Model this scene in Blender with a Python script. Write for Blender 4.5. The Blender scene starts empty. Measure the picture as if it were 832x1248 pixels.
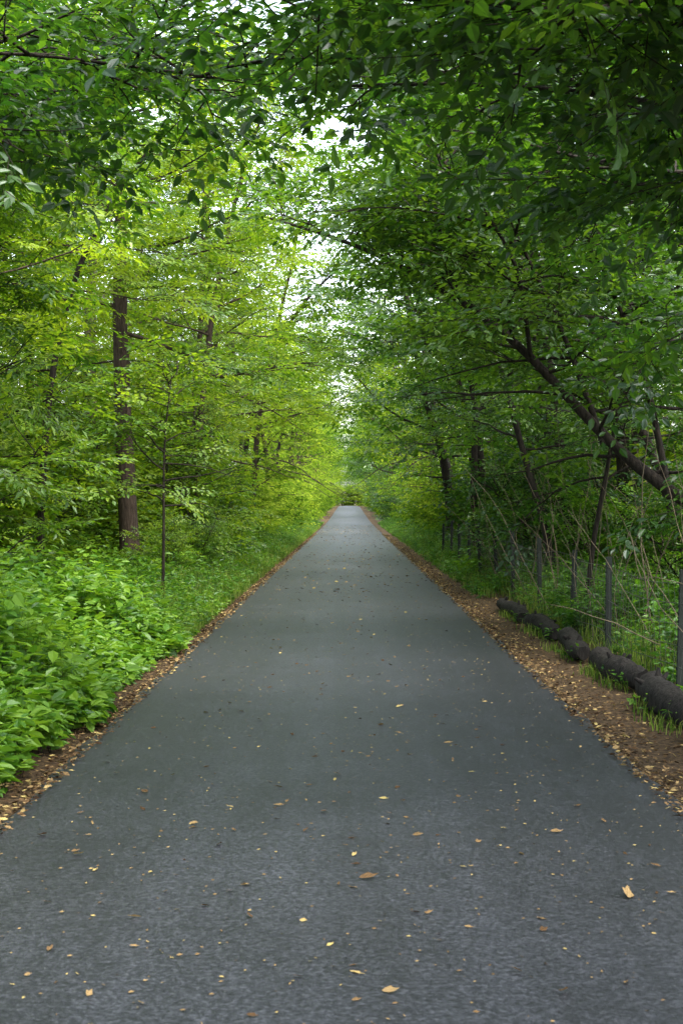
import bpy, math, numpy as np
from mathutils import Vector
rad=math.radians
scene=bpy.context.scene

# ------------------------------------------------------------------ helpers
def gz(y):
    y=np.asarray(y,float)
    t=np.clip((y-90)/160,0,1)
    return 1.0*t*t*(3-2*t)
def nrm(a):
    a=np.asarray(a,float)
    return a/np.maximum(np.linalg.norm(a,axis=-1,keepdims=True),1e-9)

class MB:
    def __init__(s): s.g=[]; s.n=0
    def add(s,V,F,mat=0,rnd=0.5,smooth=False):
        V=np.asarray(V,float).reshape(-1,3); F=np.asarray(F,int)
        if len(V)==0: return
        r=np.broadcast_to(np.asarray(rnd,float),(len(V),))
        s.g.append((V,F+s.n,mat,r,smooth)); s.n+=len(V)
    def mesh(s,name,mats):
        me=bpy.data.meshes.new(name)
        V=np.concatenate([g[0] for g in s.g]); r=np.concatenate([g[3] for g in s.g])
        me.vertices.add(len(V)); me.vertices.foreach_set('co',V.ravel().astype(np.float32))
        L=np.concatenate([g[1].ravel() for g in s.g])
        tot=np.concatenate([np.full(len(g[1]),g[1].shape[1]) for g in s.g])
        st=np.concatenate([[0],np.cumsum(tot)[:-1]])
        mi=np.concatenate([np.full(len(g[1]),g[2]) for g in s.g])
        sm=np.concatenate([np.full(len(g[1]),g[4]) for g in s.g])
        me.loops.add(len(L)); me.loops.foreach_set('vertex_index',L.astype(np.int32))
        me.polygons.add(len(tot)); me.polygons.foreach_set('loop_start',st.astype(np.int32))
        me.polygons.foreach_set('material_index',mi.astype(np.int32))
        me.polygons.foreach_set('use_smooth',sm.astype(bool))
        a=me.attributes.new('rnd','FLOAT','POINT'); a.data.foreach_set('value',r.astype(np.float32))
        for m in mats: me.materials.append(m)
        me.update(calc_edges=True)
        return me

def link(name,me,loc=(0,0,0),rot=(0,0,0),sc=(1,1,1),parent=None):
    o=bpy.data.objects.new(name,me); scene.collection.objects.link(o)
    o.location=loc; o.rotation_euler=rot; o.scale=sc
    if parent: o.parent=parent
    return o

def tube(mb,P,rad_,k=6,mat=0,rnd=0.5,rng=None,lump=0.0):
    P=np.asarray(P,float); n=len(P); r=np.broadcast_to(np.asarray(rad_,float),(n,))
    T=nrm(np.gradient(P,axis=0))
    ref=np.array([0.31,0.17,0.93]) if abs(nrm(P[-1]-P[0])[2])<0.8 else np.array([0.97,0.2,0.05])
    U=nrm(np.cross(T,ref)); W=np.cross(T,U)
    a=np.arange(k)/k*2*np.pi
    rr=r[:,None]*np.ones((1,k))
    if lump and rng is not None: rr=rr*(1+lump*rng.standard_normal((n,k)))
    V=P[:,None]+rr[...,None]*(np.cos(a)[None,:,None]*U[:,None]+np.sin(a)[None,:,None]*W[:,None])
    i=np.arange(n-1)[:,None]*k; j=np.arange(k)[None]; j2=(j+1)%k
    F=np.stack([i+j,i+j2,i+k+j2,i+k+j],-1).reshape(-1,4)
    mb.add(V,F,mat,rnd,True)
    if k>5:
        c=np.array([P[0],P[-1]])
        Vc=np.concatenate([V[0],V[-1],c]); jj=np.arange(k)
        Fc=np.concatenate([np.stack([(jj+1)%k,jj,np.full(k,2*k)],-1),np.stack([k+jj,k+(jj+1)%k,np.full(k,2*k+1)],-1)])
        mb.add(Vc,Fc,mat,rnd,False)

LEAF6=(np.array([[0,0,0],[.28,.24,.05],[.66,.21,.05],[1,0,-.08],[.66,-.21,.05],[.28,-.24,.05]]),np.array([[0,3,2,1],[0,5,4,3]]))
LEAF4=(np.array([[0,0,0],[.42,.29,.06],[1,0,-.06],[.42,-.29,.06]]),np.array([[0,3,2],[0,2,1]]))
LANCE=(np.array([[0,0,0],[.4,.20,.04],[1,0,-.1],[.4,-.20,.04]]),np.array([[0,3,2],[0,2,1]]))
CURL=(np.array([[0,0,.03],[.2,.16,.10],[.55,.25,.16],[.72,.12,.08],[1,0,.12],[.62,-.17,.02],[.35,-.26,.03],[.15,-.1,.0]]),np.array([[0,3,2,1],[0,5,4,3],[0,7,6,5]]))

def basis(d,up):
    x=nrm(d); y=nrm(np.cross(up,x)); z=np.cross(x,y)
    return np.stack([x,y,z],-1)

def place(mb,geo,pos,d,up,size,rnd,mat=1,wid=None):
    V,F=geo; m=len(pos)
    if m==0: return
    B=basis(d,up)*np.asarray(size,float).reshape(-1,1,1)
    if wid is not None:
        B=B.copy(); B[:,:,1]*=np.asarray(wid).reshape(-1,1)
    W=np.einsum('mij,nj->mni',B,V)+pos[:,None]
    FF=F[None]+(np.arange(m)*len(V))[:,None,None]
    mb.add(W.reshape(-1,3),FF.reshape(-1,F.shape[1]),mat,np.repeat(rnd,len(V)),False)

def make_spray(seed,geo,lsize,length=0.6,nside=4,step=0.055,tilt=.3):
    rng=np.random.default_rng(seed)
    twigs=[]
    n=3; x=np.linspace(0,1,n)
    P=np.stack([x*length,0.04*np.sin(x*3+rng.random()*3)*length,-0.12*x**2*length],-1)
    twigs.append(P)
    for i in range(nside):
        s=0.15+0.75*(i+rng.random()*.5)/nside; b=np.array([np.interp(s,x,P[:,k]) for k in range(3)])
        sg=1 if i%2 else -1; a=rad(rng.uniform(35,60))*sg; L=length*(0.62-0.35*s)*rng.uniform(.8,1.2)
        d=np.array([math.cos(a),math.sin(a),rng.uniform(-.15,.15)])
        t=np.linspace(0,1,2)[:,None]
        twigs.append(b+d*L*t+np.array([0,0,-.1*L])*t**2)
    mb=MB()
    for P in twigs:   # fine twigs: slender tapering slivers
        w=np.array([0,0.0035,0.002])
        mb.add(np.array([P[0]-w,P[0]+w,P[-1]]),np.array([[0,1,2]]),0,.5)
    pos=[];dd=[]
    for P in twigs:
        L=np.linalg.norm(np.diff(P,axis=0),axis=1).sum(); m=max(2,int(L/step))
        for i in range(m):
            s=(i+.6)/m; q=s*(len(P)-1); k=min(int(q),len(P)-2); p=P[k]+(P[k+1]-P[k])*(q-k)
            t=nrm(P[k+1]-P[k]); sg=1 if i%2 else -1; a=rad(rng.uniform(35,70))*sg
            if i==m-1: a=rad(rng.uniform(-15,15))
            d=np.array([t[0]*math.cos(a)-t[1]*math.sin(a),t[0]*math.sin(a)+t[1]*math.cos(a),t[2]+rng.uniform(-.35,.1)])
            pos.append(p+rng.normal(0,.008,3)); dd.append(d)
    pos=np.array(pos);dd=np.array(dd);m=len(pos)
    up=np.array([0,0,1.])+rng.normal(0,tilt,(m,3))
    place(mb,geo,pos,dd,up,lsize*rng.uniform(.6,1.25,m),rng.random(m),1)
    return mb.g

def place_sprays(mb,sprays,pos,d,up,scale,rng,lrnd,matoff=1):
    m=len(pos); pick=rng.integers(0,len(sprays),m); B=basis(d,up)*np.asarray(scale).reshape(-1,1,1)
    srnd=.45*rng.random(m)+.55*lrnd
    for k,sp in enumerate(sprays):
        idx=np.where(pick==k)[0]
        if len(idx)==0: continue
        Vs=np.concatenate([g[0] for g in sp]); nv=len(Vs); rr=np.concatenate([g[3] for g in sp])
        W=np.einsum('mij,nj->mni',B[idx],Vs)+pos[idx][:,None]
        rnd=(0.4*rr[None]+0.6*srnd[idx][:,None])
        off=(np.arange(len(idx))*nv)[:,None,None]
        first=True; base=mb.n
        for kk in (3,4):
            for mat in (0,1):
                Fs=[g[1] for g in sp if g[1].shape[1]==kk and g[2]==mat]
                if not Fs: continue
                F=np.concatenate(Fs)[None]+off
                if first:
                    mb.g.append((W.reshape(-1,3),F.reshape(-1,kk)+base,mat*matoff,rnd.ravel(),False)); mb.n+=W.shape[0]*W.shape[1]; first=False
                else:
                    mb.g.append((np.zeros((0,3)),F.reshape(-1,kk)+base,mat*matoff,np.zeros(0),False))

def interp(P,t):
    q=t*(len(P)-1); k=min(int(q),len(P)-2); return P[k]+(P[k+1]-P[k])*(q-k), nrm(P[k+1]-P[k])
def walk(rng,s,d,L,n,up,wob):
    P=[np.array(s,float)]; d=nrm(d)
    for i in range(n):
        d=nrm(d+np.array([0,0,up])+rng.normal(0,wob,3)); P.append(P[-1]+d*L/n)
    return np.array(P)
def smooth_poly(P,n):
    P=np.asarray(P,float); t=np.linspace(0,1,len(P)); q=np.linspace(0,1,n)
    Q=np.stack([np.interp(q,t,P[:,k]) for k in range(3)],-1)
    for _ in range(3): Q[1:-1]=(Q[:-2]+2*Q[1:-1]+Q[2:])/4
    return Q

def foliate(mb,rng,trunk,tr,sprays,start=.3,nl=18,spread=3.5,elev=(10,60),nsec=8,gap=.17,bias=None,prof=None,sscale=1.0,lr=.2,droop=.02,cull=None,short=None):
    SP=[];SD=[];SL_=[]
    for i in range(nl):
        tt=(i+rng.random())/nl; t=start+(1-start)*tt*.99
        p,td=interp(trunk,t)
        az=i*2.399+rng.normal(0,.35)
        if bias is not None and rng.random()<bias[1]: az=bias[0]+rng.normal(0,.7)
        e=rad(elev[0]+(elev[1]-elev[0])*tt+rng.normal(0,8))
        d=np.array([math.cos(az)*math.cos(e),math.sin(az)*math.cos(e),math.sin(e)])
        pr=prof(tt) if prof else (0.55+0.45*math.sin(math.pi*min(1,tt*1.3+.15)))*(1-.45*tt**2)
        L=spread*pr*rng.uniform(.75,1.2)
        if short and p[2]<short and math.cos(az)>.1: L=min(L,1.5)
        P=walk(rng,p,d,L,7,-droop,.13)
        r0=tr[0]*(1-t)*lr+.008+.004*L
        tube(mb,P,np.linspace(r0,.004,len(P)),5,0,.5)
        lrnd=rng.random()
        for j in range(nsec):
            s=.12+.86*(j+rng.random()*.8)/nsec; q,qd=interp(P,min(s,.99))
            sg=1 if j%2 else -1; a=rad(rng.uniform(25,65))*sg
            sd=np.array([qd[0]*math.cos(a)-qd[1]*math.sin(a),qd[0]*math.sin(a)+qd[1]*math.cos(a),qd[2]*.6+rng.uniform(-.25,.4)])
            l2=(.42*L*(1-.55*s)+.35)*rng.uniform(.7,1.2)
            Q=walk(rng,q,sd,l2,3,-.02,.16)
            if cull is not None and cull(Q[-1]): continue
            tube(mb,Q,np.linspace(.008,.003,len(Q)),3,0,.5)
            m=max(2,int(l2/gap))
            for k in range(m):
                u=.12+.88*(k+.5)/m; w,wd=interp(Q,min(u,.99)); sg2=1 if k%2 else -1
                if cull is not None and cull(w): continue
                a=rad(rng.uniform(15,75))*sg2
                SP.append(w);SL_.append(lrnd);SD.append([wd[0]*math.cos(a)-wd[1]*math.sin(a),wd[0]*math.sin(a)+wd[1]*math.cos(a),wd[2]*.5+rng.uniform(-.4,.3)])
    SP=np.array(SP);SD=np.array(SD);m=len(SP)
    if m==0: return 0
    SU=np.array([0,0,1.])+rng.normal(0,.28,(m,3))
    place_sprays(mb,sprays,SP,SD,SU,sscale*rng.uniform(.7,1.15,m),rng,np.array(SL_))
    return m

# ------------------------------------------------------------------ materials
def newmat(name):
    m=bpy.data.materials.new(name); m.use_nodes=True; nt=m.node_tree; nt.nodes.clear(); return m,nt
def N(nt,t,**k):
    n=nt.nodes.new(t)
    for a,b in k.items(): setattr(n,a,b)
    return n
def ramp(nt,stops):
    r=N(nt,'ShaderNodeValToRGB'); e=r.color_ramp.elements
    while len(e)<len(stops): e.new(.5)
    for i,(p,c) in enumerate(stops): e[i].position=p; e[i].color=(*c,1)
    return r
def leafmat(name,dark,mid,light,trans,tf=.45,rough=.45,gl=.05):
    m,nt=newmat(name); L=nt.links.new
    out=N(nt,'ShaderNodeOutputMaterial'); at=N(nt,'ShaderNodeAttribute',attribute_name='rnd')
    oi=N(nt,'ShaderNodeObjectInfo')
    a3=N(nt,'ShaderNodeMath',operation='MULTIPLY_ADD'); L(oi.outputs['Random'],a3.inputs[0]); a3.inputs[1].default_value=.36; 
    a4=N(nt,'ShaderNodeMath',operation='ADD'); L(at.outputs['Fac'],a4.inputs[0]); a4.inputs[1].default_value=-.17; L(a4.outputs[0],a3.inputs[2])
    r=ramp(nt,[(.15,dark),(.5,mid),(.85,light)]); L(a3.outputs[0],r.inputs[0])
    p=N(nt,'ShaderNodeBsdfDiffuse'); L(r.outputs[0],p.inputs['Color'])
    tr=N(nt,'ShaderNodeBsdfTranslucent')
    mx=N(nt,'ShaderNodeVectorMath',operation='MULTIPLY'); L(r.outputs[0],mx.inputs[0]); mx.inputs[1].default_value=trans
    L(mx.outputs[0],tr.inputs['Color'])
    ms=N(nt,'ShaderNodeMixShader'); ms.inputs[0].default_value=tf
    L(p.outputs[0],ms.inputs[1]); L(tr.outputs[0],ms.inputs[2])
    if gl>0:
        g=N(nt,'ShaderNodeBsdfGlossy'); g.inputs['Roughness'].default_value=rough; g.inputs['Color'].default_value=(.9,.95,1,1)
        m2=N(nt,'ShaderNodeMixShader'); m2.inputs[0].default_value=gl; L(ms.outputs[0],m2.inputs[1]); L(g.outputs[0],m2.inputs[2]); L(m2.outputs[0],out.inputs[0])
    else: L(ms.outputs[0],out.inputs[0])
    return m
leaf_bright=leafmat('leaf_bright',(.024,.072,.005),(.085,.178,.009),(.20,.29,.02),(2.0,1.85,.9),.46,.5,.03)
leaf_far=leafmat('leaf_far',(.035,.09,.010),(.115,.20,.018),(.23,.31,.04),(2.0,1.85,.95),.46,.5,0)  # far foliage: sunlit glow of the tunnel end put into the leaf colour
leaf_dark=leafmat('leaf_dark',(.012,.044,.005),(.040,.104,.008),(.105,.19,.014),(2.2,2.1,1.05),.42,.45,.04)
leaf_under=leafmat('leaf_undergrowth',(.020,.078,.007),(.064,.168,.011),(.16,.29,.022),(1.9,1.8,1.0),.38,.45,.03)
leaf_grass=leafmat('leaf_grass',(.05,.11,.015),(.11,.19,.03),(.22,.28,.07),(1.8,1.8,1.1),.4,.5,0)

def barkmat(name,c1,c2):
    m,nt=newmat(name); L=nt.links.new
    out=N(nt,'ShaderNodeOutputMaterial'); p=N(nt,'ShaderNodeBsdfPrincipled'); p.inputs['Roughness'].default_value=.9
    p.inputs['Specular IOR Level'].default_value=.2
    tc=N(nt,'ShaderNodeTexCoord'); mp=N(nt,'ShaderNodeMapping'); mp.inputs['Scale'].default_value=(22,22,4)
    no=N(nt,'ShaderNodeTexNoise'); no.inputs['Scale'].default_value=1.6; no.inputs['Detail'].default_value=5; no.inputs['Roughness'].default_value=.65
    L(tc.outputs['Object'],mp.inputs[0]); L(mp.outputs[0],no.inputs['Vector'])
    r=ramp(nt,[(.35,c1),(.68,c2)]); L(no.outputs['Fac'],r.inputs[0]); L(r.outputs[0],p.inputs['Base Color'])
    b=N(nt,'ShaderNodeBump'); b.inputs['Strength'].default_value=.9; b.inputs['Distance'].default_value=.025
    L(no.outputs['Fac'],b.inputs['Height']); L(b.outputs[0],p.inputs['Normal']); L(p.outputs[0],out.inputs[0]); return m
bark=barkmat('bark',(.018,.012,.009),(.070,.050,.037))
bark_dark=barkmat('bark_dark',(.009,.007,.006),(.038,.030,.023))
bark_grey=barkmat('bark_grey',(.07,.055,.045),(.17,.14,.11))

def littermat():
    m,nt=newmat('dry_leaf'); L=nt.links.new
    out=N(nt,'ShaderNodeOutputMaterial'); p=N(nt,'ShaderNodeBsdfDiffuse')
    at=N(nt,'ShaderNodeAttribute',attribute_name='rnd')
    r=ramp(nt,[(0,(.035,.022,.014)),(.3,(.095,.058,.031)),(.6,(.20,.130,.064)),(.85,(.34,.235,.11)),(1,(.48,.38,.14))])
    L(at.outputs['Fac'],r.inputs[0]); L(r.outputs[0],p.inputs['Color']); L(p.outputs[0],out.inputs[0]); return m
dry=littermat()

def groundmat():
    m,nt=newmat('woodland_soil'); L=nt.links.new
    out=N(nt,'ShaderNodeOutputMaterial'); p=N(nt,'ShaderNodeBsdfPrincipled'); p.inputs['Roughness'].default_value=.95; p.inputs['Specular IOR Level'].default_value=.15
    g=N(nt,'ShaderNodeNewGeometry')
    n1=N(nt,'ShaderNodeTexNoise'); n1.inputs['Scale'].default_value=28; n1.inputs['Detail'].default_value=6; n1.inputs['Roughness'].default_value=.7
    n2=N(nt,'ShaderNodeTexNoise'); n2.inputs['Scale'].default_value=.8; n2.inputs['Detail'].default_value=4
    L(g.outputs['Position'],n1.inputs['Vector']); L(g.outputs['Position'],n2.inputs['Vector'])
    r1=ramp(nt,[(.3,(.02,.014,.009)),(.5,(.065,.043,.025)),(.7,(.16,.105,.055))]); L(n1.outputs['Fac'],r1.inputs[0])
    r2=ramp(nt,[(.3,(.02,.03,.01)),(.7,(.05,.06,.02))]); L(n1.outputs['Fac'],r2.inputs[0])
    sp=N(nt,'ShaderNodeSeparateXYZ'); L(g.outputs['Position'],sp.inputs[0]); ab=N(nt,'ShaderNodeMath',operation='ABSOLUTE'); L(sp.outputs[0],ab.inputs[0])
    mr=N(nt,'ShaderNodeMapRange'); L(ab.outputs[0],mr.inputs[0]); mr.inputs[1].default_value=2.3; mr.inputs[2].default_value=5
    mu=N(nt,'ShaderNodeMath',operation='MULTIPLY'); L(mr.outputs[0],mu.inputs[0]); L(n2.outputs['Fac'],mu.inputs[1])
    mx=N(nt,'ShaderNodeMix',data_type='RGBA'); L(mu.outputs[0],mx.inputs['Factor']); L(r1.outputs[0],mx.inputs['A']); L(r2.outputs[0],mx.inputs['B'])
    L(mx.outputs['Result'],p.inputs['Base Color'])
    b=N(nt,'ShaderNodeBump'); b.inputs['Strength'].default_value=.9; b.inputs['Distance'].default_value=.03
    L(n1.outputs['Fac'],b.inputs['Height']); L(b.outputs[0],p.inputs['Normal']); L(p.outputs[0],out.inputs[0]); return m
def asphalt():
    m,nt=newmat('asphalt'); L=nt.links.new
    out=N(nt,'ShaderNodeOutputMaterial'); p=N(nt,'ShaderNodeBsdfPrincipled')
    g=N(nt,'ShaderNodeNewGeometry')
    def noise(s,d,vec=None,ro=.6):
        n=N(nt,'ShaderNodeTexNoise'); n.inputs['Scale'].default_value=s; n.inputs['Detail'].default_value=d; n.inputs['Roughness'].default_value=ro
        L(vec if vec else g.outputs['Position'],n.inputs['Vector']); return n
    def mrange(src,a,b,c,d):
        mr=N(nt,'ShaderNodeMapRange'); L(src,mr.inputs[0]); mr.inputs[1].default_value=a; mr.inputs[2].default_value=b; mr.inputs[3].default_value=c; mr.inputs[4].default_value=d; return mr.outputs[0]
    def mul(a,b):
        mm=N(nt,'ShaderNodeMath',operation='MULTIPLY'); L(a,mm.inputs[0]); L(b,mm.inputs[1]); return mm.outputs[0]
    fine=noise(48,4,None,.85); med=noise(1.1,4); blot=noise(9,4)
    vo=N(nt,'ShaderNodeTexVoronoi'); vo.inputs['Scale'].default_value=55; L(g.outputs['Position'],vo.inputs['Vector'])
    mp=N(nt,'ShaderNodeMapping'); mp.inputs['Scale'].default_value=(3.2,.035,1); L(g.outputs['Position'],mp.inputs[0]); st=noise(1,4,mp.outputs[0])
    r=ramp(nt,[(.36,(.0048,.0050,.0072)),(.50,(.0175,.0186,.0240)),(.64,(.056,.058,.069))]); L(fine.outputs['Fac'],r.inputs[0])
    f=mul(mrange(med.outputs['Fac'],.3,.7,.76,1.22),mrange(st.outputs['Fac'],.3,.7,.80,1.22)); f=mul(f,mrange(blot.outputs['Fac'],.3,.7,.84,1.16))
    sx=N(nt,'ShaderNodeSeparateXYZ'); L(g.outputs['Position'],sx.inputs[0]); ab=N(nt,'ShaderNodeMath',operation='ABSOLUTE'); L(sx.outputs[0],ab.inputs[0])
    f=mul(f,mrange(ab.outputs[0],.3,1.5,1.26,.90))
    jd=N(nt,'ShaderNodeMath',operation='ADD'); L(sx.outputs[0],jd.inputs[0]); jd.inputs[1].default_value=.93
    ja=N(nt,'ShaderNodeMath',operation='ABSOLUTE'); L(jd.outputs[0],ja.inputs[0]); f=mul(f,mrange(ja.outputs[0],.004,.02,.82,1.0))
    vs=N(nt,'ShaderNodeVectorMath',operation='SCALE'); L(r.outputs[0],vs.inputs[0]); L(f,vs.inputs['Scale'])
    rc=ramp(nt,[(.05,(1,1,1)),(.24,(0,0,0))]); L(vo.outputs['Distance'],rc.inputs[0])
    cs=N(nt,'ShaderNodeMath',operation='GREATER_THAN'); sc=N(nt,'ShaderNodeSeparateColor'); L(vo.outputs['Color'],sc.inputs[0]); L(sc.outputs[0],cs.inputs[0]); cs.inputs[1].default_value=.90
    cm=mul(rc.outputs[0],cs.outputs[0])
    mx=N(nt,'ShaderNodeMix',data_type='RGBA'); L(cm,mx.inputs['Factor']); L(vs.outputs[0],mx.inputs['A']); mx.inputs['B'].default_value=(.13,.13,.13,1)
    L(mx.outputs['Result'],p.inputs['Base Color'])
    p.inputs['Roughness'].default_value=.48; p.inputs['Specular IOR Level'].default_value=.5
    b=N(nt,'ShaderNodeBump'); b.inputs['Strength'].default_value=.5; b.inputs['Distance'].default_value=.01
    L(fine.outputs['Fac'],b.inputs['Height']); L(b.outputs[0],p.inputs['Normal']); L(p.outputs[0],out.inputs[0]); return m
def plain(name,c,rough=.6,metal=0):
    m,nt=newmat(name); L=nt.links.new
    out=N(nt,'ShaderNodeOutputMaterial'); p=N(nt,'ShaderNodeBsdfPrincipled'); p.inputs['Roughness'].default_value=rough; p.inputs['Metallic'].default_value=metal
    tc=N(nt,'ShaderNodeTexCoord'); no=N(nt,'ShaderNodeTexNoise'); no.inputs['Scale'].default_value=14; no.inputs['Detail'].default_value=5
    L(tc.outputs['Object'],no.inputs['Vector']); r=ramp(nt,[(.3,tuple(x*.6 for x in c)),(.7,tuple(x*1.4 for x in c))]); L(no.outputs['Fac'],r.inputs[0])
    L(r.outputs[0],p.inputs['Base Color']); L(p.outputs[0],out.inputs[0]); return m

# ------------------------------------------------------------------ ground + road
def sheet(name,xs,ys,zf,mat):
    X,Y=np.meshgrid(xs,ys); Z=zf(X,Y); V=np.stack([X,Y,Z],-1).reshape(-1,3); nx=len(xs)
    i=np.arange(len(ys)-1)[:,None]*nx; j=np.arange(nx-1)[None]
    F=np.stack([i+j,i+j+1,i+nx+j+1,i+nx+j],-1).reshape(-1,4)
    mb=MB(); mb.add(V,F,0,.5,True); return link(name,mb.mesh(name,[mat]))
def gheight(X,Y):
    a=np.abs(X); k=np.clip((a-2.1)/3,0,1)
    n=.07*np.sin(X*1.7+Y*.9)+.06*np.sin(X*.6-Y*1.3)+.05*np.sin(Y*2.3+X*3.1)
    return gz(Y)-.03+k*(.08+n)
xs=np.concatenate([-np.geomspace(600,8,18),np.arange(-7.5,7.6,.25),np.geomspace(8,600,18)])
ys=np.concatenate([np.array([-200,-100,-50,-25,-10]),np.arange(-5,60,.4),np.arange(60,300,3),np.geomspace(300,1500,12)])
sheet('ground',xs,ys,gheight,groundmat())
ys2=np.concatenate([np.arange(-12,60,.25),np.arange(60,300,2)])
def road():
    e=1.74; cols=[-e,-e+.15,-.9,0,.9,e-.15,e]
    V=[];
    for y in ys2:
        jl=.02*math.sin(y*1.9)+.015*math.sin(y*5.1+1); jr=.02*math.sin(y*2.3+2)+.015*math.sin(y*4.3)
        for k,x in enumerate(cols):
            xx=x+(jl if k==0 else 0)+(jr if k==6 else 0)
            V.append((xx,y,float(gz(y))+.004+.012*(1-(x/e)**2)))
    n=len(cols); i=np.arange(len(ys2)-1)[:,None]*n; j=np.arange(n-1)[None]
    F=np.stack([i+j,i+j+1,i+n+j+1,i+n+j],-1).reshape(-1,4)
    mb=MB(); mb.add(np.array(V),F,0,.5,True)
    V=np.array(V).reshape(-1,n,3)
    for c,s in ((0,-1),(n-1,1)):
        A=V[:,c]; B=A+np.array([s*.02,0,-.06]); m=len(A); k=np.arange(m-1)
        mb.add(np.concatenate([A,B]),np.stack([k,k+1,m+k+1,m+k],-1),0,.5,False)
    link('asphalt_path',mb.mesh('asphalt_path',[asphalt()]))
road()

# ------------------------------------------------------------------ sprays / trees
sp_broad=[make_spray(10+i,LEAF6,.105,.6,4,.07) for i in range(4)]
sp_broadL=[make_spray(20+i,LEAF4,.125,.65,4,.078) for i in range(4)]
sp_feather=[make_spray(30+i,LANCE,.115,.65,6,.05,.22) for i in range(4)]
sp_small=[make_spray(40+i,LEAF4,.105,.58,5,.066) for i in range(4)]
sp_lod=[make_spray(50+i,LEAF4,.22,.85,3,.17) for i in range(4)]
sp_mid=[make_spray(60+i,LEAF4,.165,.75,4,.11) for i in range(4)]

def std_tree(seed,H,r,sprays,lmat,bmat,**k):
    rng=np.random.default_rng(seed); mb=MB()
    lean=k.pop('lean',0.1)
    T=walk(rng,(0,0,-.15),(lean,0,1),H,14,.03,.06)
    tube(mb,T,r*np.linspace(1.12,.12,15)**.8,8,0,.5,rng,.04)
    cull=lambda p:(p[0]>1.7 and p[2]<4.3-.25*p[0]+.0) or (p[0]>1.2 and p[2]<2.2)
    foliate(mb,rng,T,(r,),sprays,cull=cull,short=3.4,**k)
    return mb.mesh('tree_mesh_%d'%seed,[bmat,lmat])
TL=[std_tree(101,12.5,.12,sp_feather,leaf_bright,bark,start=.18,nl=26,spread=4.0,elev=(0,60),nsec=9,gap=.28,bias=(0,.2)),
    std_tree(102,11,.10,sp_small,leaf_bright,bark,start=.12,nl=26,spread=3.6,elev=(0,60),nsec=9,gap=.26,bias=(0,.2)),
    std_tree(103,14,.14,sp_broadL,leaf_bright,bark,start=.2,nl=26,spread=4.4,elev=(5,60),nsec=9,gap=.28,bias=(0,.25))]
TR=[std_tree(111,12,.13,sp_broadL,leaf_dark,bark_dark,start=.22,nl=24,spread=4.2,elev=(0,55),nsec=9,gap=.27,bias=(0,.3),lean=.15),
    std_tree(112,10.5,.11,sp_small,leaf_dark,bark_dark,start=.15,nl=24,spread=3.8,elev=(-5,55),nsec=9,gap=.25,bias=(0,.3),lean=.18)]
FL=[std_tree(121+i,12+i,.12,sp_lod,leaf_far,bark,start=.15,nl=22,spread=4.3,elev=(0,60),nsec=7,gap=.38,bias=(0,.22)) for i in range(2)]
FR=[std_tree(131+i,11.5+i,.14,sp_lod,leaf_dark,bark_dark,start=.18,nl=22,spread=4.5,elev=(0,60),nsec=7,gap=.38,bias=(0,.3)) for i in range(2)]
def shrub(seed,sprays,lmat,H,gap=.2,nsec=5):
    rng=np.random.default_rng(seed); mb=MB()
    for s in range(4):
        a=rng.uniform(0,6.28)
        T=walk(rng,(rng.normal(0,.2),rng.normal(0,.2),-.1),(math.cos(a)*.35,math.sin(a)*.35,1),H*rng.uniform(.7,1),9,.02,.08)
        tube(mb,T,np.linspace(.03,.008,10),5,0,.5)
        foliate(mb,rng,T,(.03,),sprays,start=.1,nl=10,spread=H*.38,elev=(0,55),nsec=nsec,gap=gap)
    return mb.mesh('shrub_mesh_%d'%seed,[bark_dark,lmat])
SL=[shrub(201,sp_small,leaf_bright,3.4,.24),shrub(202,sp_broadL,leaf_bright,2.8,.22)]
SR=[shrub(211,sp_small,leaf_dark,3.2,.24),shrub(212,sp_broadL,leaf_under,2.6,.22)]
SF=[shrub(221,sp_lod,leaf_far,3.0,.4,4),shrub(222,sp_lod,leaf_dark,3.0,.4,4)]

far=bpy.data.objects.new('distant_woodland',None); scene.collection.objects.link(far)
und=bpy.data.objects.new('understory_shrubs',None); scene.collection.objects.link(und)
rp=np.random.default_rng(5)
for side in (-1,1):
    TT=TL if side<0 else TR; TF=FL if side<0 else FR
    for row,(x0,x1,ystart,st) in enumerate(((4.3,5.3,22,5.2),(7.4,9.4,19,5.0),(12,15,26,6),(19,23,50,11))):
        y=ystart+(0 if side<0 else 2.2)
        while y<290:
            if row==0 and y>48: x=side*rp.uniform(3.6,4.8)
            else: x=side*rp.uniform(x0,x1)
            if y>95 and row>1: break
            hero_zone = side<0 and row==0 and 18<y<33
            if not hero_zone:
                lod = y>42 or row>1
                me=(TF[rp.integers(0,2)] if lod else TT[rp.integers(0,len(TT))])
                if lod and side>0 and rp.random()<.6 and y>58: me=FL[rp.integers(0,2)]
                s=rp.uniform(.85,1.15); dist=y>60 or row>1
                rz=(0 if side<0 else math.pi)+rp.normal(0,.4)
                link('tree_far' if dist else 'deciduous_tree',me,(x,y,float(gz(y))),(0,0,rz),(s,s,s*rp.uniform(.92,1.1)),far if dist else None)
            y+=st*rp.uniform(.7,1.3)*(1 if y<60 else 1.45)
    y=15.
    while y<260:
        for x0,x1 in ((3.6,4.6),(5.8,8.5)):
            if side>0: x0+=.4;x1+=.4
            if y>80 and x0>5: continue
            me=(SL if side<0 else SR)[rp.integers(0,2)]
            if y>38 or (x0>5 and side>0) or (x0>5 and y>30): me=SF[0] if side<0 or rp.random()<.5 else SF[1]
            if side<0 and y<30 and x0<4: continue
            s=rp.uniform(.65,1.1)
            if side<0 and y<32 and x0>5: s=rp.uniform(.95,1.35)
            link('shrub_part',me,(side*rp.uniform(x0,x1),y+rp.uniform(-1,1),float(gz(y))),(0,0,rp.uniform(0,6.28)),(s,s,s),und)
        y+=rp.uniform(2.4,3.8)*(1 if y<80 else 1.6)
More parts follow.
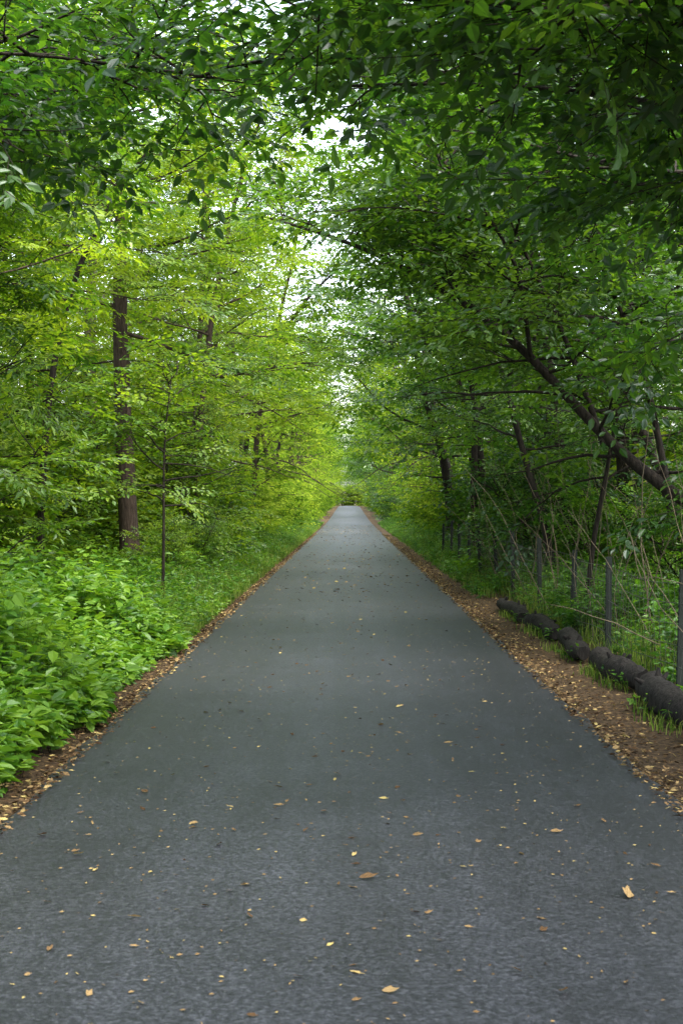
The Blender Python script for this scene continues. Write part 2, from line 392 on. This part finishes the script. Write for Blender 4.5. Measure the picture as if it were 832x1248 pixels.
for x,y,s in ((-5.2,28.5,.9),(-5.6,31,1.2),(-4.6,30,.7),(-7,25,1.3),(-6.2,27.5,1.2),(-3.1,27.5,.45),(-3.3,24.2,.4)):
    link('shrub_part',SL[int(s*10)%2],(x,y,0),(0,0,rp.uniform(0,6)),(s,s,s),und)
for x in (-14,-9,-5,-1.5,2,5.5,9,14):
    s=rp.uniform(1.0,1.3); link('tree_far',FL[rp.integers(0,2)],(x,304+rp.uniform(-4,4),1.0),(0,0,rp.uniform(0,6)),(s,s,s),far)
for x in np.arange(-14,15,1.6):
    link('shrub_part',SF[0],(x+rp.uniform(-.5,.5),299+rp.uniform(-1,2),1.0),(0,0,rp.uniform(0,6)),(1.5,1.5,1.5),und)
for (x,y,s) in ((-4.6,1,1.0),(4.6,-1.5,1.05),(-4.2,-6,1),(4.2,-7,1),(8.0,3,1.15),(-8,4,1),(4.9,2.8,.95),(4,-13,1)):
    link('deciduous_tree',FR[0] if x>0 else FR[1],(x,y,0),(0,0,0 if x<0 else math.pi),(s,s,s))  # unseen trees around the camera, added to shade the near path

def hero(name,seed,pts,r,sprays,lmat,bmat,n=22,taper=.25,subs=(),parent=None,**k):
    rng=np.random.default_rng(seed); mb=MB()
    pts=np.array(pts,float); o=pts[0].copy(); T=smooth_poly(pts-o,n)
    rr=r*(1-(1-taper)*np.linspace(0,1,n)); rr[0]*=1.5; rr[1]*=1.15
    tube(mb,T,rr,12,0,.5,rng,.035)
    cull=lambda p: abs(p[0]+o[0])<2.3 and (p[2]+o[2])<3.3+(.6 if o[1]>19 else 0)
    k.setdefault('cull',cull)
    foliate(mb,rng,T,(r,),sprays,**k)
    for (sp,sr,kk) in subs:
        S=smooth_poly(np.array(sp,float)-o,14); tube(mb,S,np.linspace(sr,sr*.25,14),8,0,.5,rng,.03)
        q=dict(k); q.update(kk); foliate(mb,rng,S,(sr,),sprays,**q)
    link(name,mb.mesh(name+'_mesh',[bmat,lmat]),tuple(o),parent=parent)
hero('ash_tree',301,[(-3.95,26,-.1),(-4.1,26,2.5),(-4.2,26,5.2),(-4.15,26.2,8),(-4.3,26,11),(-4.2,26,14)],.19,sp_feather,leaf_bright,bark,start=.36,nl=30,spread=3.7,elev=(-5,55),nsec=9,gap=.24)
hero('beech_tree',302,[(-6.1,34,-.1),(-6.15,34,3),(-6.2,34,6),(-6.0,34.3,10),(-6.1,34,15)],.2,sp_small,leaf_bright,bark_grey,start=.34,nl=28,spread=4,elev=(0,60),nsec=9,gap=.26)
hero('maple_tree',307,[(-3.6,33,-.1),(-3.5,33,3),(-3.2,33,6),(-2.6,33.3,9),(-1.9,33,11),(-1.2,33,12)],.085,sp_broadL,leaf_bright,bark,start=.16,nl=30,spread=3.0,elev=(0,55),nsec=9,gap=.26)
hero('maple_tree',309,[(-4.7,21.5,-.1),(-4.6,21.5,3),(-4.2,21.5,5),(-3.4,21.3,6.4),(-2.6,21,7.2),(-1.7,21,7.7)],.06,sp_small,leaf_bright,bark_dark,start=.45,nl=18,spread=2.0,elev=(0,45),nsec=7,gap=.22,lr=.15)
hero('sapling',303,[(-2.75,21,-.1),(-2.73,21,1.2),(-2.75,21.1,2.5),(-2.6,21,3.6)],.028,sp_small,leaf_bright,bark_dark,n=12,start=.4,nl=18,spread=1.2,elev=(0,50),nsec=4,gap=.18)
hero('sapling',304,[(-4.6,17,-.1),(-4.5,17,1.6),(-4.6,17,3.5),(-4.4,17,5.2)],.035,sp_feather,leaf_bright,bark_dark,n=12,start=.15,nl=22,spread=1.6,elev=(0,50),nsec=5,gap=.2)
hero('sapling',308,[(-5.6,21,-.1),(-5.5,21,1.6),(-5.6,21,3.5),(-5.4,21,5.8)],.035,sp_small,leaf_bright,bark_dark,n=12,start=.12,nl=24,spread=1.5,elev=(0,50),nsec=5,gap=.2)
hero('sapling',305,[(-3.5,31,-.1),(-3.3,31,2),(-3.4,31,4.2)],.035,sp_small,leaf_bright,bark_dark,n=12,start=.15,nl=20,spread=1.6,elev=(0,50),nsec=5,gap=.2)
hero('maple_tree',306,[(-5.4,13.5,-.1),(-5.3,13.5,2.5),(-5.0,13.6,5),(-4.7,13.8,8),(-4.6,13.8,11)],.15,sp_feather,leaf_bright,bark,start=.36,nl=28,spread=3.5,elev=(0,55),nsec=9,gap=.24,bias=(.3,.5),
     cull=lambda p:(p[2]<4.2 and p[0]-5.4>-3.6))
for (y,s,mat,sd) in ((47,1,leaf_dark,331),(55,-1,leaf_far,332),(66,1,leaf_far,333),(78,-1,leaf_far,334),(95,1,leaf_far,335)):
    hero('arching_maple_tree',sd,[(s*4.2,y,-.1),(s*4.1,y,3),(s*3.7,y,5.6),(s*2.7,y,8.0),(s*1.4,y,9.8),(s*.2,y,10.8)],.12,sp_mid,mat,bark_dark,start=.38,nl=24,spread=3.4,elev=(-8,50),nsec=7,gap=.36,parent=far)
hero('arching_elm_tree',311,[(5.8,15,-.1),(4.8,15.6,1.0),(3.9,16,1.5),(2.95,16.2,2.25),(2.1,16.5,3.35),(1.25,17,4.1),(.1,17.5,4.8),(-1.0,18,5.2)],.10,sp_broad,leaf_dark,bark_dark,
     start=.36,nl=20,spread=2.0,elev=(5,50),nsec=7,gap=.2,taper=.15,
     subs=[([(2.9,16.2,2.25),(2.5,16.6,3.6),(1.9,17,5),(1.2,17.2,6.4)],.04,dict(start=.2,nl=15)),
           ([(3.6,16,1.65),(3.4,16.4,3.2),(2.7,16.8,5),(2.3,17,7.2)],.045,dict(start=.2,nl=17,spread=2.3)),
           ([(2.1,16.5,3.3),(1.9,16.0,4.4),(1.0,15.6,5.4),(.1,15.2,6.2)],.03,dict(start=.2,nl=15))])
hero('arching_elm_tree',312,[(4.9,20,-.1),(4.5,20,1.8),(3.7,20.2,3.6),(2.8,20.6,5.6),(1.6,21,7.2),(.2,21,8.4)],.085,sp_broadL,leaf_dark,bark_dark,start=.3,nl=24,spread=2.8,elev=(5,50),nsec=8,gap=.24)
hero('arching_elm_tree',313,[(4.5,12.8,-.1),(4.35,12.8,1.6),(3.8,12.9,3.0),(3.0,13,4.4),(2.0,13,5.7),(.9,13,6.8)],.055,sp_broad,leaf_dark,bark_dark,start=.25,nl=24,spread=2.2,elev=(-5,50),nsec=7,gap=.2)
hero('arching_elm_tree',314,[(4.4,29,-.1),(4.35,29,2.5),(4.0,29,5),(3.2,29,7.5),(1.6,29,9.6),(-.2,29,10.6)],.12,sp_broadL,leaf_dark,bark_dark,start=.35,nl=26,spread=3.4,elev=(0,50),nsec=8,gap=.26)
hero('arching_elm_tree',315,[(3.6,38,-.1),(3.55,38,2.5),(3.3,38,5),(2.4,38,7.6),(1.0,38,9.3),(-.3,38,10)],.12,sp_broadL,leaf_dark,bark_dark,start=.35,nl=26,spread=3.2,elev=(-5,50),nsec=8,gap=.26)
def over(name,seed,base,limbs,lmat,bmat,sprays,gap,nl=16,spread=3.2):
    rng=np.random.default_rng(seed); mb=MB(); b=np.array(base,float)
    T=walk(rng,(0,0,-.1),(-.08,0,1),7.5,12,.02,.04); tube(mb,T,.17*np.linspace(1.15,.35,13),12,0,.5,rng,.04)
    foliate(mb,rng,T[6:],(.1,),sprays,start=.3,nl=nl,spread=spread,elev=(10,50),nsec=7,gap=.27)
    for L,r in limbs:
        S=smooth_poly(np.array([ [0,0,L[0][2]*.72] ]+[list(np.array(q)-b) for q in L]),16)
        tube(mb,S,np.linspace(r,r*.2,16),8,0,.5,rng,.03)
        foliate(mb,rng,S,(r,),sprays,start=.22,nl=17,spread=1.3,elev=(-12,30),nsec=5,gap=gap,prof=lambda t:1-.5*t)
    link(name,mb.mesh(name+'_mesh',[bmat,lmat]),tuple(b))
over('overhanging_beech_tree',321,(4.3,7.5,0),[
   ([(3.0,7.6,3.9),(1.8,7.4,4.1),(.6,7.2,4.15),(-.7,7.0,4.1)],.04),
   ([(3.0,8.6,3.7),(2.0,9.2,4.2),(.9,9.8,4.5),(-.5,10.3,4.6)],.04),
   ([(3.4,9.2,3.5),(2.6,10.3,3.9),(1.8,11.2,4.3),(.9,12,4.8)],.035),
   ([(3.2,7.0,4.3),(2.0,6.5,4.05),(.9,6.2,3.9),(.1,6.0,3.75)],.03),
   ([(3.2,8.0,5.0),(2.0,8.2,5.3),(.9,8.6,5.5),(-.5,9,5.6)],.03)],leaf_dark,bark_dark,sp_broad,.19,13,3.0)  # last limb added overhead to darken the leaves below it
over('overhanging_beech_tree',322,(-4.4,8.5,0),[
   ([(-3.2,9,4.4),(-2.3,9.4,4.6),(-1.3,9.7,4.55),(-.4,10,4.5)],.022),
   ([(-3.4,10,4.5),(-2.9,11.2,4.8),(-2.2,12,5.1),(-1.2,12.8,5.3)],.022)],leaf_dark,bark_dark,sp_broad,.2,9,2.4)

# ------------------------------------------------------------------ undergrowth
def stems(mb,rng,n,xf,y0,y1,hf,leaf,ls,nleaf=12,top=.3,ypow=1.0):
    u=rng.random(n); y=y0+(y1-y0)*u**ypow; x=xf(rng,n,y)
    h=hf(x,y)*rng.uniform(.65,1.15,n)
    ok=h>.05
    x,y,h=x[ok],y[ok],h[ok]; n=len(x)
    base=np.stack([x,y,gheight(x,y)],-1); lean=rng.normal(0,.18,(n,3)); lean[:,2]=1
    ax=nrm(lean); tp=base+ax*h[:,None]; s=np.array([.003,0,0])
    V=np.stack([base-s,base+s,tp],1); mb.add(V.reshape(-1,3),np.arange(n*3).reshape(-1,3),0,.5)
    t=top+(1-top)*rng.random((n,nleaf))**.7
    pos=base[:,None]+ax[:,None]*(h[:,None]*t)[...,None]
    az=rng.uniform(0,2*np.pi,(n,nleaf)); el=rng.normal(-.05,.3,(n,nleaf))
    d=np.stack([np.cos(az)*np.cos(el),np.sin(az)*np.cos(el),np.sin(el)],-1)
    pos=pos+d*(rng.uniform(.02,.12,(n,nleaf))*np.minimum(h,1)[:,None])[...,None]
    up=np.array([0,0,1.])+rng.normal(0,.35,(n,nleaf,3))
    rr=np.clip(.3*rng.random((n,nleaf))+.45*rng.random((n,1))+.25*t,0,1)
    size=ls*rng.uniform(.5,1.25,(n,nleaf))*rng.uniform(.75,1.25,(n,1))
    place(mb,leaf,pos.reshape(-1,3),d.reshape(-1,3),up.reshape(-1,3),size.ravel(),rr.ravel(),1)
def blades(mb,rng,n,x,y,L):
    base=np.stack([x,y,gheight(x,y)-.01],-1); az=rng.uniform(0,6.28,n); lean=rng.uniform(.1,.6,n)
    h=L[:,None]; dx=np.stack([np.cos(az),np.sin(az),np.zeros(n)],-1); sd=np.stack([-np.sin(az),np.cos(az),np.zeros(n)],-1)*.004
    z=np.array([0,0,1.])
    m=base+z*h*.55+dx*h*(lean*.25)[:,None]; t=base+z*h*.95*(1-lean*.3)[:,None]+dx*h*lean[:,None]
    V=np.stack([base-sd,base+sd,m+sd*.9,m-sd*.9,t],1); o=(np.arange(n)*5)[:,None]
    r=np.repeat(rng.random(n),5)
    b0=mb.n
    mb.add(V.reshape(-1,3),o+np.array([[0,1,2,3]]),1,r)
    mb.g.append((np.zeros((0,3)),b0+o+np.array([[3,2,4]]),1,np.zeros(0),False))

ru=np.random.default_rng(77)
def lump(y): return .12*np.sin(y*1.1)+.10*np.sin(y*2.7+1)+.06*np.sin(y*5.3)
mb=MB()
xl=lambda rng,n,y: -(1.98+lump(y)*.7+rng.random(n)**1.2*3.4)
hl=lambda x,y: np.clip((np.abs(x)-1.85-lump(y)*.6)/1.2,0.05,1)**.8*(1.05+.28*np.sin(y*1.1+x*1.3)+.18*np.sin(y*2.6-x*2))*np.clip(1.08-(y-11)*.07,.55,1)
stems(mb,ru,4600,xl,4.5,19,hl,LEAF6,.115,12,.25)
stems(mb,ru,2000,lambda r,n,y:-(1.93+r.random(n)*.9),4.5,22,lambda x,y:.12+.4*(np.abs(x)-1.9),LEAF6,.08,8,.2)
stems(mb,ru,4200,lambda r,n,y:-(2.9+r.random(n)*4.5),18,45,lambda x,y:.65+.2*np.sin(y*.7+x)+.3*(np.abs(x)>4.5)+.3*(y>27),LEAF4,.13,11,.2)
link('undergrowth',mb.mesh('undergrowth',[bark_dark,leaf_under]))
mb=MB()
n=22000; y=16+ru.random(n)**1.5*80; x=-(1.88+ru.random(n)**1.3*2.2); blades(mb,ru,n,x,y,(.18+.3*np.minimum(1,(np.abs(x)-1.85)/.8))*ru.uniform(.6,1.4,n))
n=20000; y=13+ru.random(n)**1.4*80; x=np.where(y<24,2.55,2.15)+ru.random(n)**.8*1.7; blades(mb,ru,n,x,y,(.08+.35*np.minimum(1,(np.abs(x)-2.1)/.8))*ru.uniform(.5,1.4,n)*np.where(y<17,.8,1))
n=1300; y=7+ru.random(n)*14; c=np.floor(y*1.3); x=2.24+.1*((c*.618)%1)+ru.normal(0,.06,n)+.45*((c%3)==0); y=c/1.3+ru.normal(0,.2,n)+.3; blades(mb,ru,n,x,y,ru.uniform(.04,.17,n))
link('verge_grass',mb.mesh('verge_grass',[bark_dark,leaf_grass]))
mb=MB()
stems(mb,ru,4600,lambda r,n,y:-(1.95+r.random(n)*1.8),16,110,lambda x,y:.12+.6*np.clip((np.abs(x)-1.9),0,1),LANCE,.095,11,.15,1.5)
stems(mb,ru,3800,lambda r,n,y:(np.where(y<24,2.65,2.2)+r.random(n)*1.6),17,110,lambda x,y:.1+.62*np.clip((np.abs(x)-2.2),0,1),LANCE,.095,11,.15,1.5)
stems(mb,ru,1500,lambda r,n,y:(2.75+r.random(n)*1.8),8,19,lambda x,y:.42+.3*np.sin(y*2),LEAF6,.075,10,.15)
stems(mb,ru,110,lambda r,n,y:(2.26+.14*((np.floor(y)*.37)%1)+r.normal(0,.04,n)),9,20,lambda x,y:.16*(np.sin(y*3.1)>.1),LEAF6,.055,9,.2)
stems(mb,ru,3600,lambda r,n,y:(3.8+r.random(n)*5),12,50,lambda x,y:.8+.4*np.sin(y*.7+x),LEAF4,.12,11,.15)
link('verge_weeds',mb.mesh('verge_weeds',[bark_dark,leaf_under]))

# ------------------------------------------------------------------ leaf litter
def litter(mb,rng,n,x,y,size,tilt=.25,lo=0,hi=1,z0=None,pw=1.3):
    az=rng.uniform(0,6.28,n); d=np.stack([np.cos(az),np.sin(az),rng.normal(0,tilt*.5,n)],-1)
    up=np.array([0,0,1.])+rng.normal(0,tilt,(n,3))
    z=(gheight(x,y)+rng.uniform(.004,.03,n)) if z0 is None else z0
    place(mb,CURL,np.stack([x,y,z],-1),d,up,size,lo+(hi-lo)*rng.random(n)**pw,0,rng.uniform(.5,1.2,n))
mb=MB(); rl=np.random.default_rng(3)
for side,w in ((-1,.36),(1,.5)):
    n=14000 if side>0 else 11000; y=3+rl.random(n)**1.7*70; x=side*(1.66+np.abs(rl.normal(0,w*.55,n))); 
    zz=np.where(np.abs(x)<1.76,gz(y)+.012,gheight(x,y))+rl.uniform(.002,.02,n)
    litter(mb,rl,n,x,y,rl.uniform(.018,.055,n),.35,0,1,zz,1.15)
n=5000; y=5+rl.random(n)**1.3*30; x=2.3+rl.random(n)*2; litter(mb,rl,n,x,y,rl.uniform(.025,.07,n),.35,0,.75)
link('leaf_litter',mb.mesh('leaf_litter',[dry]))
mb=MB()
def rz(x,y): return gz(y)+.004+.012*(1-(x/1.74)**2)
n=1300; y=3.5+rl.random(n)*42; x=rl.uniform(-1,1,n)*1.7*np.where(rl.random(n)<.7,1,rl.random(n)); litter(mb,rl,n,x,y,rl.uniform(.018,.06,n),.25,.1,1,rz(x,y)+.004,1)
n=900; y=25+rl.random(n)*75; x=rl.uniform(-1.7,1.7,n); litter(mb,rl,n,x,y,rl.uniform(.05,.1,n),.25,.1,1,rz(x,y)+.006,1)
n=3800; y=3.5+rl.random(n)*26; x=rl.uniform(-1.7,1.7,n); litter(mb,rl,n,x,y,rl.uniform(.009,.024,n),.1,.5,1,rz(x,y)+.003,.8)
sp=[(437,1077,.09),(765,1100,.12),(86,1043,.05),(172,967,.09),(212,948,.06),(692,1213,.07),(636,1192,.05),(157,1160,.04),(333,986,.07),(392,993,.06),(445,926,.05),(540,909,.07),(372,962,.05),(670,1018,.07),(632,990,.05),(255,1111,.045),(704,918,.06),(124,1105,.03),(436,1184,.035),(483,1075,.04),(57,1020,.06),(142,945,.05),(565,1136,.04),(414,720,.16),(437,719,.12)]
xs_=np.array([(a-425)/1733*(1.6*1733/(b-613)) for a,b,c in sp]); ys_=np.array([1.6*1733/(b-613) for a,b,c in sp])
litter(mb,rl,len(sp),xs_,ys_,np.array([c for a,b,c in sp])*1.0,.2,.35,.8,rz(xs_,ys_)+.006)
link('fallen_leaves',mb.mesh('fallen_leaves',[dry]))

# ------------------------------------------------------------------ logs
logm=barkmat('old_log_bark',(.008,.0075,.007),(.036,.031,.028))
def log(y0,y1,x0,x1,r,seed):
    rng=np.random.default_rng(seed); mb=MB(); n=26; t=np.linspace(0,1,n)
    P=np.stack([x0+(x1-x0)*t+.035*np.sin(t*5+seed),y0+(y1-y0)*t,r*.8+.015*np.sin(t*7+seed*2)],-1); o=P[0].copy()
    env=np.clip(np.minimum(t,1-t)*14,.72,1)
    P=P-o; tube(mb,P,r*env*(1+.07*np.sin(t*13+seed)+.05*np.sin(t*31)),12,0,.5,rng,.085)
    for q in range(3):
        s=rng.uniform(.15,.85); c=P[int(s*(n-1))]; a=rng.uniform(.3,2.8)
        d=np.array([math.cos(a),rng.uniform(-.5,.5),math.sin(a)]); tube(mb,[c+d*r*.6,c+d*r*1.15,c+d*r*1.5],[.03,.022,.014],6,0,.5,rng,.1)
    link('fallen_log',mb.mesh('fallen_log',[logm]),tuple(o))
log(8.0,9.9,2.52,2.46,.115,1); log(10.1,11.9,2.41,2.49,.12,2); log(12.15,14.0,2.50,2.40,.11,3); log(14.3,16.3,2.38,2.44,.10,4); log(16.6,18.6,2.44,2.35,.10,5); log(19.0,21.8,2.33,2.36,.095,6)

# ------------------------------------------------------------------ fence
fen=bpy.data.objects.new('wire_fence',None); scene.collection.objects.link(fen)
pm=plain('fence_post_steel',(.013,.019,.015),.8,0); wm=plain('fence_wire',(.05,.05,.045),.6,.2)
rf=np.random.default_rng(12); posts=[]
ky=[6,8.9,11.9,14.9,17.8,20.8,23.8,26.8,29.8,32.8,35.8,38.8,41.8]
for i,y in enumerate(ky):
    mb=MB(); x=2.74+rf.normal(0,.03); lx,ly=rf.normal(0,.03),rf.normal(0,.04); h=1.04+rf.uniform(-.04,.1); posts.append((x,y,lx,ly))
    def box(cx,cy,cz,sx,sy,sz):
        V=np.array([[a,b,c] for a in (-1,1) for b in (-1,1) for c in (-1,1)],float)*np.array([sx,sy,sz])/2+np.array([cx,cy,cz])
        V[:,0]+=lx*V[:,2]; V[:,1]+=ly*V[:,2]
        mb.add(V,np.array([[0,1,3,2],[4,6,7,5],[0,4,5,1],[2,3,7,6],[0,2,6,4],[1,5,7,3]]),0,.5)
    box(0,0,h/2-.15,.008,.05,h+.3); box(.0305,0,h/2-.15,.053,.008,h+.3)
    for k in range(14): box(-.008,0,.12+k*.065,.008,.016,.02)
    link('post_%d'%(i+1),mb.mesh('post',[pm]),(x,y,float(gheight(x,y))),parent=fen)
mb=MB()
def fx(y,z):
    xs=[p[0] for p in posts]; return np.interp(y,ky,xs)-.012+.03*np.sin(y*2.1+z*3)+z*np.interp(y,ky,[p[2] for p in posts])
for z in (.08,.25,.42,.6,.78,.95):
    y=np.arange(6,41.8,.3); x=fx(y,z); zz=gheight(x,y)+z+.015*np.sin(y*1.7+z)-.02*np.abs(np.sin(y*1.05))
    tube(mb,np.stack([x,y,zz],-1),.0030,4,0,.5)
for y in np.arange(6.15,41,.16):
    z=np.array([.03,.35,.65,.95]); yy=np.full(4,y); x=fx(yy,z); tube(mb,np.stack([x,yy+.01*np.sin(z*5+y),gheight(x,yy)+z],-1),.0020,3,0,.5)
link('wire_mesh',mb.mesh('wire_mesh',[wm]),parent=fen)

mb=MB(); rv=np.random.default_rng(9)
for i in range(260):
    y=rv.uniform(9,34); x=rv.uniform(2.75,5.5); h=rv.uniform(.8,3.2)
    P=walk(rv,(x,y,float(gheight(x,y))-.03),(rv.normal(-.1,.25),rv.normal(0,.2),1),h,8,-.02,.12)
    tube(mb,P,np.linspace(rv.uniform(.004,.010),.002,9),4,0,.5)
link('bare_stems',mb.mesh('bare_stems',[plain('dry_stem',(.13,.10,.06),.8)]))
for i,(x,y,h,r) in enumerate([(3.55,24,8,.075),(3.25,35.5,9,.11),(6.2,30,10,.10),(2.95,18.0,6,.04),(4.7,24,9,.08),(-7.4,28,10,.1)]):
    rng=np.random.default_rng(400+i); mb=MB(); T=walk(rng,(0,0,-.1),(rng.normal(0,.1),0,1),h,14,.02,.04)
    tube(mb,T,np.linspace(r,r*.25,15),8,0,.5,rng,.03)
    foliate(mb,rng,T,(r,),sp_small,start=.3,nl=18,spread=1.9,elev=(5,50),nsec=6,gap=.26)
    link('slender_tree',mb.mesh('slender_tree',[bark_dark if x>0 else bark,leaf_dark if x>0 else leaf_bright]),(x,y,0))

# ------------------------------------------------------------------ light
EL,AZ=rad(62),rad(130)
w=bpy.data.worlds.new('World'); scene.world=w; w.use_nodes=True; nt=w.node_tree; nt.nodes.clear()
out=N(nt,'ShaderNodeOutputWorld'); bg=N(nt,'ShaderNodeBackground'); sky=N(nt,'ShaderNodeTexSky'); sky.sky_type='NISHITA'
sky.sun_disc=False; sky.sun_elevation=EL; sky.sun_rotation=AZ; sky.dust_density=4; sky.air_density=1
hs=N(nt,'ShaderNodeHueSaturation'); hs.inputs['Saturation'].default_value=.5
nt.links.new(sky.outputs[0],hs.inputs['Color']); nt.links.new(hs.outputs[0],bg.inputs[0]); bg.inputs[1].default_value=1.0; nt.links.new(bg.outputs[0],out.inputs[0])
sl=bpy.data.lights.new('sun','SUN'); sl.energy=5; sl.angle=rad(22); sl.color=(1,.95,.82)
so=bpy.data.objects.new('sun',sl); scene.collection.objects.link(so); so.location=(10,-20,30)
v=Vector((math.sin(AZ)*math.cos(EL),math.cos(AZ)*math.cos(EL),math.sin(EL))); so.rotation_euler=v.to_track_quat('Z','Y').to_euler()

cam=bpy.data.cameras.new('camera'); co=bpy.data.objects.new('camera',cam); scene.collection.objects.link(co)
cam.sensor_fit='VERTICAL'; cam.sensor_height=36; cam.sensor_width=24; cam.lens=50; cam.clip_start=.1; cam.clip_end=3000
co.location=(0,0,1.6); co.rotation_euler=(rad(90-.36),0,rad(.3))
cam.dof.use_dof=True; cam.dof.focus_distance=19; cam.dof.aperture_fstop=8
scene.camera=co
scene.view_settings.view_transform='Standard'; scene.view_settings.look='None'; scene.view_settings.exposure=0
print('faces',sum(len(m.polygons) for m in bpy.data.meshes))
